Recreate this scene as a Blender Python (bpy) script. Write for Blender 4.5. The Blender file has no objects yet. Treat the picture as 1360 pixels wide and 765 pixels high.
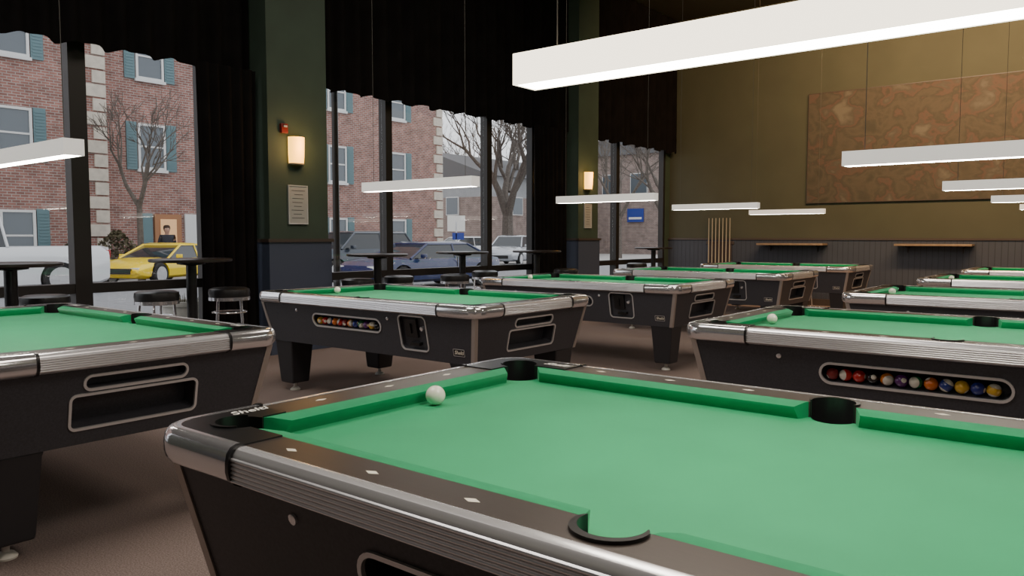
import bpy, bmesh, math, random
from mathutils import Vector, Matrix
random.seed(7)
S = bpy.context.scene
C = S.collection
PI = math.pi
R = math.radians

# ---------------------------------------------------------------- camera numbers (1360x765)
HEAD, PITCH, FPX, CAMZ = R(38.4), R(3.73), 1035.0, 1.25
F = Vector((-math.sin(HEAD), math.cos(HEAD))); Rt = Vector((math.cos(HEAD), math.sin(HEAD)))
def on_x(u, X):      # where the line of sight of column u meets the plane x = X -> y
    t = (u-680)/1037.0
    return X*(-F.x*t+Rt.x)/(F.y*t-Rt.y)
def on_y(u, Y):
    t = (u-680)/1037.0
    return Y*(F.y*t-Rt.y)/(-F.x*t+Rt.x)
def fd(u, f):
    r = (u-680)/1037.0*f
    return (F.x*f+Rt.x*r, F.y*f+Rt.y*r)

# ---------------------------------------------------------------- materials
def mat(name, col, rough=.5, metal=0, emis=None, es=0, var=0, vscale=20, bump=0, bscale=60, stretch=None, spec=None, coat=0, sheen=0, scol=(1, 1, 1)):
    m = bpy.data.materials.new(name); m.use_nodes = True
    nt = m.node_tree; b = nt.nodes['Principled BSDF']
    c = (col[0], col[1], col[2], 1)
    b.inputs['Base Color'].default_value = c
    b.inputs['Roughness'].default_value = rough
    b.inputs['Metallic'].default_value = metal
    if spec is not None: b.inputs['Specular IOR Level'].default_value = spec
    if coat: b.inputs['Coat Weight'].default_value = coat
    if sheen:
        b.inputs['Sheen Weight'].default_value = sheen; b.inputs['Sheen Roughness'].default_value = .35; b.inputs['Sheen Tint'].default_value = (*scol, 1)
    if emis:
        b.inputs['Emission Color'].default_value = (*emis, 1); b.inputs['Emission Strength'].default_value = es
    if var or bump:
        tc = nt.nodes.new('ShaderNodeTexCoord'); mp = nt.nodes.new('ShaderNodeMapping')
        nt.links.new(tc.outputs['Object'], mp.inputs['Vector'])
        if stretch: mp.inputs['Scale'].default_value = stretch
    if var:
        n = nt.nodes.new('ShaderNodeTexNoise'); n.inputs['Scale'].default_value = vscale; n.inputs['Detail'].default_value = 6
        nt.links.new(mp.outputs[0], n.inputs['Vector'])
        r = nt.nodes.new('ShaderNodeValToRGB')
        r.color_ramp.elements[0].position = .3; r.color_ramp.elements[1].position = .7
        r.color_ramp.elements[0].color = tuple(max(0, x*(1-var)) for x in col)+(1,)
        r.color_ramp.elements[1].color = tuple(min(1, x*(1+var)) for x in col)+(1,)
        nt.links.new(n.outputs['Fac'], r.inputs[0]); nt.links.new(r.outputs[0], b.inputs['Base Color'])
    if bump:
        n2 = nt.nodes.new('ShaderNodeTexNoise'); n2.inputs['Scale'].default_value = bscale; n2.inputs['Detail'].default_value = 4
        nt.links.new(mp.outputs[0], n2.inputs['Vector'])
        bp = nt.nodes.new('ShaderNodeBump'); bp.inputs['Strength'].default_value = bump; bp.inputs['Distance'].default_value = .01
        nt.links.new(n2.outputs['Fac'], bp.inputs['Height']); nt.links.new(bp.outputs[0], b.inputs['Normal'])
    return m

def brick_mat(name, c1, c2, mortar, scale=1.0, off=.5):
    m = mat(name, c1, .85); nt = m.node_tree; b = nt.nodes['Principled BSDF']
    tc = nt.nodes.new('ShaderNodeTexCoord'); sx = nt.nodes.new('ShaderNodeSeparateXYZ'); cx = nt.nodes.new('ShaderNodeCombineXYZ')
    ad = nt.nodes.new('ShaderNodeMath'); ad.operation = 'ADD'
    nt.links.new(tc.outputs['Object'], sx.inputs[0])
    nt.links.new(sx.outputs['X'], ad.inputs[0]); nt.links.new(sx.outputs['Y'], ad.inputs[1])
    nt.links.new(ad.outputs[0], cx.inputs['X']); nt.links.new(sx.outputs['Z'], cx.inputs['Y'])
    br = nt.nodes.new('ShaderNodeTexBrick'); br.inputs['Scale'].default_value = scale
    br.inputs['Color1'].default_value = (*c1, 1); br.inputs['Color2'].default_value = (*c2, 1); br.inputs['Mortar'].default_value = (*mortar, 1)
    br.inputs['Brick Width'].default_value = .24; br.inputs['Row Height'].default_value = .085; br.inputs['Mortar Size'].default_value = .011
    nt.links.new(cx.outputs[0], br.inputs['Vector'])
    n = nt.nodes.new('ShaderNodeTexNoise'); n.inputs['Scale'].default_value = 2.4; n.inputs['Detail'].default_value = 8
    nt.links.new(cx.outputs[0], n.inputs['Vector'])
    mx = nt.nodes.new('ShaderNodeMix'); mx.data_type = 'RGBA'; mx.blend_type = 'MULTIPLY'; mx.inputs[0].default_value = .75
    nt.links.new(br.outputs['Color'], mx.inputs[6]); nt.links.new(n.outputs['Fac'], mx.inputs[7])
    hs = nt.nodes.new('ShaderNodeHueSaturation'); hs.inputs['Saturation'].default_value = 1.0; hs.inputs['Value'].default_value = 1.55
    nt.links.new(mx.outputs[2], hs.inputs['Color']); nt.links.new(hs.outputs[0], b.inputs['Base Color'])
    return m

def groove_mat(name, col, period, axis='SUM'):
    """painted bead board: fine vertical grooves"""
    m = mat(name, col, .55); nt = m.node_tree; b = nt.nodes['Principled BSDF']
    tc = nt.nodes.new('ShaderNodeTexCoord'); sx = nt.nodes.new('ShaderNodeSeparateXYZ'); ad = nt.nodes.new('ShaderNodeMath')
    nt.links.new(tc.outputs['Object'], sx.inputs[0]); nt.links.new(sx.outputs['X'], ad.inputs[0]); nt.links.new(sx.outputs['Y'], ad.inputs[1])
    dv = nt.nodes.new('ShaderNodeMath'); dv.operation = 'DIVIDE'; dv.inputs[1].default_value = period
    fr = nt.nodes.new('ShaderNodeMath'); fr.operation = 'FRACT'; gt = nt.nodes.new('ShaderNodeMath'); gt.operation = 'GREATER_THAN'; gt.inputs[1].default_value = .1
    nt.links.new(ad.outputs[0], dv.inputs[0]); nt.links.new(dv.outputs[0], fr.inputs[0]); nt.links.new(fr.outputs[0], gt.inputs[0])
    mx = nt.nodes.new('ShaderNodeMix'); mx.data_type = 'RGBA'
    mx.inputs[6].default_value = tuple(x*.5 for x in col)+(1,); mx.inputs[7].default_value = (*col, 1)
    nt.links.new(gt.outputs[0], mx.inputs[0]); nt.links.new(mx.outputs[2], b.inputs['Base Color'])
    bp = nt.nodes.new('ShaderNodeBump'); bp.inputs['Strength'].default_value = .5; bp.inputs['Distance'].default_value = .01
    nt.links.new(gt.outputs[0], bp.inputs['Height']); nt.links.new(bp.outputs[0], b.inputs['Normal'])
    return m

def glass_mat(name, tint=(1, 1, 1), refl=.05):
    m = bpy.data.materials.new(name); m.use_nodes = True; nt = m.node_tree; nt.nodes.clear()
    o = nt.nodes.new('ShaderNodeOutputMaterial'); t = nt.nodes.new('ShaderNodeBsdfTransparent'); g = nt.nodes.new('ShaderNodeBsdfGlossy')
    g.inputs['Roughness'].default_value = .02; t.inputs['Color'].default_value = (*tint, 1)
    x = nt.nodes.new('ShaderNodeMixShader'); x.inputs[0].default_value = refl
    nt.links.new(t.outputs[0], x.inputs[1]); nt.links.new(g.outputs[0], x.inputs[2]); nt.links.new(x.outputs[0], o.inputs[0])
    return m

def mural_mat():
    m = mat('mural_paint', (.2, .1, .06), .8); nt = m.node_tree; b = nt.nodes['Principled BSDF']
    tc = nt.nodes.new('ShaderNodeTexCoord'); mp = nt.nodes.new('ShaderNodeMapping'); mp.inputs['Scale'].default_value = (1.1, 1, 1.3)
    n = nt.nodes.new('ShaderNodeTexNoise'); n.inputs['Scale'].default_value = 2.0; n.inputs['Detail'].default_value = 8; n.inputs['Distortion'].default_value = .35
    nt.links.new(tc.outputs['Object'], mp.inputs[0]); nt.links.new(mp.outputs[0], n.inputs['Vector'])
    r = nt.nodes.new('ShaderNodeValToRGB'); cr = r.color_ramp; cr.interpolation = 'LINEAR'
    cr.elements[0].position = .33; cr.elements[0].color = (.045, .040, .028, 1)
    cr.elements[1].position = .68; cr.elements[1].color = (.110, .095, .072, 1)
    for p, c in ((.44, (.070, .056, .040, 1)), (.5, (.048, .042, .030, 1)), (.54, (.085, .050, .038, 1)), (.59, (.062, .052, .040, 1))):
        e = cr.elements.new(p); e.color = c
    nt.links.new(n.outputs['Fac'], r.inputs[0]); nt.links.new(r.outputs[0], b.inputs['Base Color'])
    return m

def ball_mat(name, col, stripe=False):
    m = mat(name, col, .12, coat=.5); nt = m.node_tree; b = nt.nodes['Principled BSDF']
    tc = nt.nodes.new('ShaderNodeTexCoord'); sx = nt.nodes.new('ShaderNodeSeparateXYZ'); nt.links.new(tc.outputs['Object'], sx.inputs[0])
    ab = nt.nodes.new('ShaderNodeMath'); ab.operation = 'ABSOLUTE'; nt.links.new(sx.outputs['Z'], ab.inputs[0])
    gt = nt.nodes.new('ShaderNodeMath'); gt.operation = 'GREATER_THAN'; gt.inputs[1].default_value = .015 if stripe else .0262
    nt.links.new(ab.outputs[0], gt.inputs[0])
    mx = nt.nodes.new('ShaderNodeMix'); mx.data_type = 'RGBA'; mx.inputs[6].default_value = (*col, 1); mx.inputs[7].default_value = (.62, .58, .50, 1)
    nt.links.new(gt.outputs[0], mx.inputs[0]); nt.links.new(mx.outputs[2], b.inputs['Base Color'])
    return m

M = dict(
 cloth=mat('green_cloth', (.012, .35, .135), .62, var=.07, vscale=5, bump=.15, bscale=900, spec=.35, sheen=.45, scol=(.6, 1, .8)),
 cushion=mat('green_cushion_cloth', (.009, .27, .105), .75, var=.06, vscale=30, spec=.25, sheen=.3, scol=(.5, 1, .75)),
 body=mat('charcoal_laminate', (.045, .045, .054), .45, var=.2, vscale=120),
 leg=mat('black_leg', (.024, .024, .028), .45),
 rail=mat('bronze_rail_laminate', (.048, .037, .031), .36, .1, var=.08, vscale=18, stretch=(2, 30, 1)),
 chrome=mat('chrome', (.90, .90, .93), .24, .70),
 chrome_s=mat('chrome_smooth', (.85, .85, .88), .14, .85),
 casting=mat('black_casting', (.012, .012, .013), .3),
 trim=mat('satin_trim', (.46, .41, .38), .4, .6),
 steel=mat('brushed_steel', (.72, .72, .73), .35, .6),
 plaque=mat('dull_plaque_metal', (.42, .42, .41), .4, .3),
 foot=mat('levelling_foot', (.7, .68, .62), .5),
 white=mat('white_paint', (.8, .79, .75), .5),
 sight=mat('sight_inlay', (.85, .8, .68), .4),
 cue=mat('cue_ball', (.87, .84, .72), .12, coat=.5),
 lampbody=mat('lamp_housing', (.75, .73, .70), .45, emis=(1, .94, .87), es=.5),
 lampbright=mat('lamp_housing_glowing', (.8, .78, .74), .45, emis=(1, .88, .68), es=3.4),
 diffuser=mat('lamp_diffuser', (.9, .9, .9), .5, emis=(1, .92, .80), es=38),
 cable=mat('lamp_cable', (.07, .065, .055), .6),
 carpet=mat('brown_carpet', (.215, .168, .150), .95, var=.4, vscale=160, bump=.5, bscale=300, spec=.1),
 green=mat('olive_green_wall', (.034, .055, .038), .75, var=.12, vscale=3),
 farwall=mat('olive_far_wall', (.058, .060, .038), .8, var=.08, vscale=2),
 navy=groove_mat('navy_beadboard', (.040, .047, .065), .09),
 navy_p=mat('navy_plain', (.048, .060, .095), .5),
 cap=mat('dark_wood_cap', (.055, .040, .033), .4),
 curtain=mat('black_curtain', (.0055, .0045, .0045), .95, var=.3, vscale=4, spec=.1),
 ceil=mat('dark_ceiling', (.05, .036, .024), .9),
 frame=mat('dark_window_frame', (.014, .012, .011), .45),
 glass=glass_mat('window_glass'),
 wood=mat('ledge_wood', (.24, .17, .11), .4, var=.15, vscale=12),
 vinyl=mat('black_vinyl', (.014, .014, .015), .35),
 tabletop=mat('dark_tabletop', (.020, .014, .012), .3),
 sconce=mat('sconce_glass', (.9, .5, .1), .5, emis=(1, .50, .06), es=3.6),
 red=mat('red_plastic', (.16, .010, .008), .4),
 mural=mural_mat(),
 brick=brick_mat('red_brick', (.34, .155, .125), (.215, .098, .08), (.36, .32, .29)),
 brick2=brick_mat('brown_brick', (.27, .195, .165), (.22, .15, .13), (.34, .30, .28)),
 stone=mat('pale_quoin_stone', (.56, .50, .42), .8, var=.12, vscale=5),
 shutter=mat('teal_shutter', (.12, .20, .22), .6),
 wframe=mat('white_window_frame', (.66, .66, .65), .5),
 wglass=mat('house_window_glass', (.09, .11, .13), .12, spec=.8),
 siding=mat('grey_siding', (.33, .34, .35), .8, var=.08, vscale=2),
 roof=mat('slate_roof', (.12, .12, .125), .8),
 asphalt=mat('asphalt', (.26, .26, .27), .9, var=.15, vscale=8),
 pave=mat('pavement', (.42, .40, .38), .85, var=.12, vscale=5),
 bark=mat('grey_bark', (.12, .10, .085), .9, var=.3, vscale=12),
 leaf=mat('shrub_leaf', (.10, .085, .045), .8, var=.4, vscale=8),
 tire=mat('tire_rubber', (.012, .012, .012), .8),
 cglass=mat('car_glass', (.02, .025, .03), .06, spec=.7),
 yellow=mat('yellow_car_paint', (1.0, .70, .0), .25, coat=.6),
 cwhite=mat('white_car_paint', (.78, .79, .80), .25, coat=1),
 blue=mat('dark_blue_car_paint', (.005, .016, .085), .25, 0, coat=.6),
 slate=mat('slate_blue_car_paint', (.030, .042, .062), .25, .3, coat=.7),
 silver=mat('silver_car_paint', (.50, .52, .55), .25, .5, coat=1),
 light=mat('lamp_lens', (.8, .8, .75), .1),
 tail=mat('tail_lens', (.4, .02, .02), .2),
 signblue=mat('blue_sign', (.02, .05, .30), .5),
 concrete=mat('planter_concrete', (.42, .41, .38), .85, var=.1, vscale=20),
 skin=mat('skin', (.5, .30, .22), .6), jacket=mat('dark_jacket', (.03, .03, .04), .8), jeans=mat('dark_trousers', (.03, .035, .06), .8), hair=mat('brown_hair', (.05, .025, .015), .7),
)

# ---------------------------------------------------------------- mesh helpers
class MB:
    def __init__(s): s.bm = bmesh.new()
    def face(s, vs):
        try: s.bm.faces.new(vs)
        except ValueError: pass
    def loft(s, rings, cap=True, closed=True):
        rr = [[s.bm.verts.new(p) for p in ring] for ring in rings]
        n = len(rr[0])
        for a, b in zip(rr[:-1], rr[1:]):
            for i in range(n if closed else n-1):
                j = (i+1) % n
                s.face((a[i], a[j], b[j], b[i]))
        if cap:
            s.face(rr[0][::-1]); s.face(rr[-1])
        return s
    def box(s, c, d, Mx=None):
        x, y, z = c; a, b, e = d[0]/2, d[1]/2, d[2]/2
        r0 = [Vector((x+i*a, y+j*b, z-e)) for i, j in ((-1, -1), (1, -1), (1, 1), (-1, 1))]
        r1 = [v+Vector((0, 0, 2*e)) for v in r0]
        if Mx is not None: r0 = [Mx @ v for v in r0]; r1 = [Mx @ v for v in r1]
        return s.loft([r0, r1])
    def prism(s, poly, z0, z1, Mx=None):
        r0 = [Vector((p[0], p[1], z0)) for p in poly]; r1 = [Vector((p[0], p[1], z1)) for p in poly]
        if Mx is not None: r0 = [Mx @ v for v in r0]; r1 = [Mx @ v for v in r1]
        return s.loft([r0, r1])
    def ring(s, o, i, z0, z1, Mx=None):
        T = (lambda v: Mx @ v) if Mx is not None else (lambda v: v)
        mk = lambda poly, z: [s.bm.verts.new(T(Vector((p[0], p[1], z)))) for p in poly]
        a, b, c, d = mk(o, z0), mk(o, z1), mk(i, z1), mk(i, z0); n = len(a)
        for k in range(n):
            j = (k+1) % n
            for p, q in ((a, b), (b, c), (c, d), (d, a)): s.face((p[k], p[j], q[j], q[k]))
        return s
    def tube(s, pts, rs, n=8, cap=True):
        pts = [Vector(p) for p in pts]
        if not isinstance(rs, (list, tuple)): rs = [rs]*len(pts)
        rings = []; ref = None
        for i, p in enumerate(pts):
            d = (pts[min(i+1, len(pts)-1)]-pts[max(i-1, 0)]).normalized()
            if ref is None: ref = Vector((1, 0, 0)) if abs(d.x) < .8 else Vector((0, 1, 0))
            u = (ref-d*ref.dot(d)).normalized(); v = d.cross(u); ref = u
            rings.append([p+(u*math.cos(2*PI*k/n)+v*math.sin(2*PI*k/n))*rs[i] for k in range(n)])
        return s.loft(rings, cap)
    def torus(s, c, Rr, r, n=28, m=8):
        vs = [[s.bm.verts.new((c[0]+(Rr+r*math.cos(2*PI*j/m))*math.cos(2*PI*i/n), c[1]+(Rr+r*math.cos(2*PI*j/m))*math.sin(2*PI*i/n), c[2]+r*math.sin(2*PI*j/m))) for j in range(m)] for i in range(n)]
        for i in range(n):
            for j in range(m): s.face((vs[i][j], vs[(i+1) % n][j], vs[(i+1) % n][(j+1) % m], vs[i][(j+1) % m]))
        return s
    def lathe(s, prof, n=24, Mx=None, c=(0, 0, 0)):
        rings = []
        for r, z in prof:
            ring = [Vector((c[0]+max(r, 1e-4)*math.cos(2*PI*k/n), c[1]+max(r, 1e-4)*math.sin(2*PI*k/n), c[2]+z)) for k in range(n)]
            if Mx is not None: ring = [Mx @ v for v in ring]
            rings.append(ring)
        return s.loft(rings)
    def mesh(s, name, angle=35):
        bmesh.ops.recalc_face_normals(s.bm, faces=s.bm.faces)
        for f in s.bm.faces: f.smooth = True
        for e in s.bm.edges:
            if len(e.link_faces) != 2 or e.calc_face_angle(0) > R(angle): e.smooth = False
        me = bpy.data.meshes.new(name); s.bm.to_mesh(me); s.bm.free(); return me
    def build(s, name, m, parent=None, angle=35, bevel=0):
        return link(s.mesh(name, angle), name, m, parent, bevel)
def link(me, name, m, parent=None, bevel=0):
    o = bpy.data.objects.new(name, me); C.objects.link(o)
    me.materials.clear(); me.materials.append(m)
    if parent: o.parent = parent
    if bevel:
        b = o.modifiers.new('bevel', 'BEVEL'); b.width = bevel; b.segments = 2; b.limit_method = 'ANGLE'; b.angle_limit = R(40)
    return o
def tag(o, label=None, cat=None, group=None, kind=None):
    if label: o['label'] = label
    if cat: o['category'] = cat
    if group: o['group'] = group
    if kind: o['kind'] = kind
    return o
def empty(name, loc=(0, 0, 0), rz=0):
    o = bpy.data.objects.new(name, None); C.objects.link(o); o.location = loc; o.rotation_euler = (0, 0, rz); o.empty_display_size = .1
    return o
def copy_tree(o, parent=None):
    c = o.copy(); C.objects.link(c); c.parent = parent
    for ch in list(o.children): copy_tree(ch, c)
    return c
def struct(o): o['kind'] = 'structure'; return o
def evaluated(o):
    bpy.context.view_layer.update()
    dg = bpy.context.evaluated_depsgraph_get()
    return bpy.data.meshes.new_from_object(o.evaluated_get(dg))
def boolean(me_a, me_b, angle=35):
    a = bpy.data.objects.new('tmp_a', me_a); b = bpy.data.objects.new('tmp_b', me_b); C.objects.link(a); C.objects.link(b)
    md = a.modifiers.new('b', 'BOOLEAN'); md.operation = 'DIFFERENCE'; md.object = b; md.solver = 'EXACT'
    me = evaluated(a)
    bpy.data.objects.remove(a); bpy.data.objects.remove(b)
    bm = bmesh.new(); bm.from_mesh(me)
    for f in bm.faces: f.smooth = True
    for e in bm.edges: e.smooth = not (len(e.link_faces) != 2 or e.calc_face_angle(0) > R(angle))
    bm.to_mesh(me); bm.free()
    return me
def text_mesh(s, size, ext=.0004):
    cu = bpy.data.curves.new('t', 'FONT'); cu.body = s; cu.size = size; cu.extrude = ext; cu.align_x = 'CENTER'; cu.align_y = 'CENTER'; cu.shear = .3; cu.offset = size*.012
    o = bpy.data.objects.new('t', cu); C.objects.link(o); me = evaluated(o); bpy.data.objects.remove(o); return me
def rr(w, h, r, n=6):
    pts = []
    for cx, cy, a0 in ((w/2-r, h/2-r, 0), (-w/2+r, h/2-r, 90), (-w/2+r, -h/2+r, 180), (w/2-r, -h/2+r, 270)):
        for k in range(n+1):
            a = R(a0+90*k/n); pts.append((cx+r*math.cos(a), cy+r*math.sin(a)))
    return pts
def arc(cx, cy, r, a0, a1, n):
    return [(cx+r*math.cos(R(a0+(a1-a0)*k/n)), cy+r*math.sin(R(a0+(a1-a0)*k/n))) for k in range(n+1)]
def matrix(o, x, y, z):
    m = Matrix.Identity(4)
    for i, v in enumerate((x, y, z, o)):
        for j in range(3): m[j][i] = v[j]
    return m

# ---------------------------------------------------------------- pool table
K = .20; TH = math.atan(K); cs, sn = math.cos(TH), math.sin(TH)
BXH, BYH = 1.148-.315*K, .638-.315*K
def side_mx(x, z): return matrix((x, -(.638-(.735-z)*K), z), (1, 0, 0), (0, -sn, cs), (0, -cs, -sn))
def end_mx(y, z): return matrix((1.148-(.735-z)*K, y, z), (0, 1, 0), (sn, 0, cs), (cs, 0, -sn))
WIN = side_mx(-.13, .625)
EX, EY = .85, .40        # where the corner castings end along the long and the short rail
def make_table():
    root = empty('pool_table')
    # body with real openings
    b = MB(); q = ((-1, -1), (1, -1), (1, 1), (-1, 1))
    b.loft([[Vector((i*BXH, j*BYH, .42)) for i, j in q], [Vector((i*1.148, j*.638, .735)) for i, j in q]])
    def hollow(me, *cut):
        for poly, z0, z1, mx in cut:
            c = MB(); c.prism(poly, z0, z1, mx); me = boolean(me, c.mesh('c'))
        return me
    me = hollow(b.mesh('a'), (rr(.75, .088, .0435), -.075, .03, WIN), (rr(.25, .235, .03), -.03, .03, side_mx(.57, .60)),
                (rr(.42, .05, .024), -.05, .03, end_mx(0, .672)), (rr(.52, .135, .02), -.09, .03, end_mx(0, .555)))
    for x, y, r in ((1.03, .535, .06), (-1.03, .535, .06), (1.03, -.535, .06), (-1.03, -.535, .06), (0, .56, .053), (0, -.56, .053)):
        c = MB(); c.lathe([(r, .70 if y < 0 else .66), (r, .80)], 20, c=(x, y, 0)); me = boolean(me, c.mesh('c'))
    link(me, 'body', M['body'], root)
    # frames round the openings
    def frame(w, h, r, mx, t=.010, nm='opening_frame'):
        k = MB(); k.ring(rr(w+t*2, h+t*2, r+t), rr(w-.002, h-.002, max(r-.001, .004)), -.004, .006, mx); return k.build(nm, M['steel'], root)
    frame(.75, .088, .0435, WIN, nm='ball_window_frame'); frame(.42, .05, .024, end_mx(0, .672)); frame(.52, .135, .02, end_mx(0, .555))
    cb = MB(); cb.ring(rr(.268, .253, .039), rr(.249, .234, .029), -.004, .006, side_mx(.57, .60)); cb = cb.build('coin_box', M['steel'], root)
    k = MB(); k.box((-.03, .03, -.02), (.11, .13, .02), side_mx(.57, .60)); k.box((-.03, .03, -.006), (.012, .07, .012), side_mx(.57, .60)); k.box((0, -.078, -.012), (.09, .02, .035), side_mx(.57, .60)); k.build('coin_slide', M['casting'], cb)
    k = MB(); k.lathe([(.014, -.03), (.014, -.008), (.006, -.006)], 14, side_mx(.64, .63)); k.build('lock', M['chrome'], cb)
    for x in (-.70, .33):
        k = MB(); k.lathe([(.012, -.002), (.012, .005), (.007, .007)], 14, side_mx(x, .685)); k.build('lock', M['chrome'], root)
    # name plate
    k = MB(); k.prism(rr(.10, .05, .006), -.001, .003, side_mx(.97, .50)); pl = k.build('name_plate', M['casting'], root)
    k = MB(); k.ring(rr(.10, .05, .006), rr(.094, .044, .004), .002, .004, side_mx(.97, .50)); k.build('plate_border', M['steel'], pl)
    tm = text_mesh('Shelti', .036); o = link(tm, 'logo_text', M['sight'], pl); o.matrix_local = side_mx(.97, .50) @ Matrix.Translation((0, 0, .0036))
    # corner trims, legs
    for sx in (-1, 1):
        for sy in (-1, 1):
            w, oo, ii = .026, .004, .002
            L = [(oo, oo), (-w, oo), (-w, -ii), (-ii, -ii), (-ii, -w), (oo, -w)]
            k = MB(); k.loft([[Vector((sx*(hx+a), sy*(hy+bb), z)) for a, bb in L] for hx, hy, z in ((BXH, BYH, .418), (1.148, .638, .735))]); k.build('corner_trim', M['trim'], root)
            k = MB(); cx, cy = sx*.968, sy*.458
            k.loft([[Vector((cx+i*h, cy+j*h, z)) for i, j in q] for h, z in ((.078, .07), (.082, .09), (.106, .40), (.112, .42))])
            lg = k.build('leg', M['leg'], root, bevel=.008)
            k = MB(); k.lathe([(.040, 0), (.042, .008), (.030, .022), (.014, .028), (.014, .075)], 18, c=(cx, cy, 0)); k.build('levelling_foot', M['foot'], lg)
    # slate bed under cloth
    Q = [(1.042, .47)]+arc(1.03, .535, .066, 280, 170, 10)+[(.0534, .547)]+arc(0, .56, .055, -14, -90, 6)
    q2 = [(-x, y) for x, y in Q[::-1]]; q3 = [(-x, -y) for x, y in Q]; q4 = [(x, -y) for x, y in Q[::-1]]
    poly = Q+q2[1:]+q3+q4[1:]
    clean = []
    for p in poly:
        if not clean or (abs(p[0]-clean[-1][0])+abs(p[1]-clean[-1][1])) > 1e-4: clean.append(p)
    if abs(clean[0][0]-clean[-1][0])+abs(clean[0][1]-clean[-1][1]) < 1e-4: clean.pop()
    k = MB(); k.prism(clean, .738, .770); k.build('playing_cloth', M['cloth'], root)
    # rails and cushions
    def cushion(a_back, a_nose, fixed_back, fixed_nose, axis, sgn):
        sec = [(0, .812), (.25, .812), (1, .804), (1, .797), (.78, .779), (.70, .769), (0, .769)]
        rings = []
        for e in (0, 1):
            ring = []
            for t, z in sec:
                al = a_back[e]+(a_nose[e]-a_back[e])*t; ac = fixed_back+(fixed_nose-fixed_back)*t
                ring.append(Vector((al, ac*sgn, z)) if axis == 'x' else Vector((ac*sgn, al, z)))
            rings.append(ring)
        k = MB(); k.loft(rings); k.build('cushion', M['cushion'], root, angle=50)
    dia = [(.018, 0), (0, .009), (-.018, 0), (0, -.009)]
    dm = None
    def sight(parent, x, y, rot):
        nonlocal dm
        if dm is None: k = MB(); k.prism(dia, 0, .0007); dm = k.mesh('sight')
        o = link(dm, 'sight', M['sight'], parent); o.location = (x, y, .8119); o.rotation_euler = (0, 0, rot)
    for sy in (-1, 1):
        for sx in (-1, 1):
            k = MB(); k.box((sx*(.085+EX)/2, sy*.5945, .7735), (EX-.085, .099, .077)); rl = k.build('rail', M['rail'], root)
            for j in (1, 2, 3): sight(rl, sx*(.2475*j), sy*.600, 0)
            cushion((sx*.060, sx*.960), (sx*.082, sx*.915), .545, .495, 'x', sy)
    for sx in (-1, 1):
        k = MB(); k.box((sx*1.0965, 0, .7735), (.113, 2*EY, .077)); rl = k.build('rail', M['rail'], root)
        for j in (-1, 0, 1): sight(rl, sx*1.10, j*.2475, PI/2)
        cushion((-.465, .465), (-.42, .42), 1.041, .99, 'y', sx)
    # pocket castings
    def crescent(cx, cy, r, t, a0, a1, n=20):
        o = []
        for i in range(n+1):
            a = R(a0+(a1-a0)*i/n); rad = r+.002+t*math.sin(PI*i/n)**.5
            o.append((cx+rad*math.cos(a), cy+rad*math.sin(a)))
        return o+arc(cx, cy, r, a0, a1, n)[::-1]
    for sx in (-1, 1):
        for sy in (-1, 1):
            p = [(EX, .546), (EX, .642)]+arc(1.082, .572, .07, 90, 0, 8)+[(1.152, EY), (1.042, EY), (1.042, .466), (1.032, .475)]+arc(1.03, .535, .058, -80, 170, 20)+[(.960, .546)]
            k = MB(); k.prism([(sx*x, sy*y) for x, y in p], .736, .8155); cst = k.build('corner_pocket', M['casting'], root)
            k = MB(); k.prism([(sx*x, sy*y) for x, y in crescent(1.03, .535, .0565, .010, -50, 140)], .75, .820); k.build('pocket_collar', M['casting'], cst)
            o = link(text_mesh('Shelti', .046), 'logo_text', M['white'], cst)
            if sy < 0: o.location = (sx*1.120, sy*.455, .8158); o.rotation_euler = (0, 0, PI/2)
            else: o.location = (sx*.92, sy*.604, .8158)
    for sy in (-1, 1):
        p = [(-.085, .546), (-.085, .642), (.085, .642), (.085, .546), (.057, .546)]+arc(0, .56, .057, -10, 190, 16)+[(-.057, .546)]
        p = [(x, sy*y) for x, y in p]
        k = MB(); k.prism(p, .736, .812); sp = k.build('side_pocket', M['rail'], root)
        k = MB(); k.prism([(x, sy*y) for x, y in crescent(0, .56, .0545, .013, -14, 194)], .70, .818); k.build('pocket_collar', M['casting'], sp)
    # chrome
    fl = [(0, .8135), (.012, .8140), (.022, .8105), (.029, .803), (.0315, .797)]
    z = .795
    for i in range(6):
        fl += [(.0318, z), (.0358, z-.0018), (.0366, z-.0045), (.0358, z-.0070)]; z -= .0088
    fl += [(.031, z+.001), (.024, .737), (.012, .732), (0, .731)]
    sm = [(0, .8165), (.014, .8170), (.027, .8125), (.036, .801), (.0395, .783), (.0395, .765), (.036, .750), (.027, .738), (.012, .730), (0, .729)]
    sm2 = [(d*1.07, .773+(zz-.773)*1.05) for d, zz in sm]
    def sweep(prof, path): return [[Vector((px+nx*d, py+ny*d, zz)) for d, zz in prof] for px, py, nx, ny in path]
    for s in (-1, 1):
        k = MB(); k.loft(sweep(fl, [(-EX+.006, s*.6425, 0, s), (EX-.006, s*.6425, 0, s)])); k.build('chrome_edge', M['chrome'], root, angle=22)
        k = MB(); k.loft(sweep(fl, [(s*1.1525, -EY+.006, s, 0), (s*1.1525, EY-.006, s, 0)])); k.build('chrome_edge', M['chrome'], root, angle=22)
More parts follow.
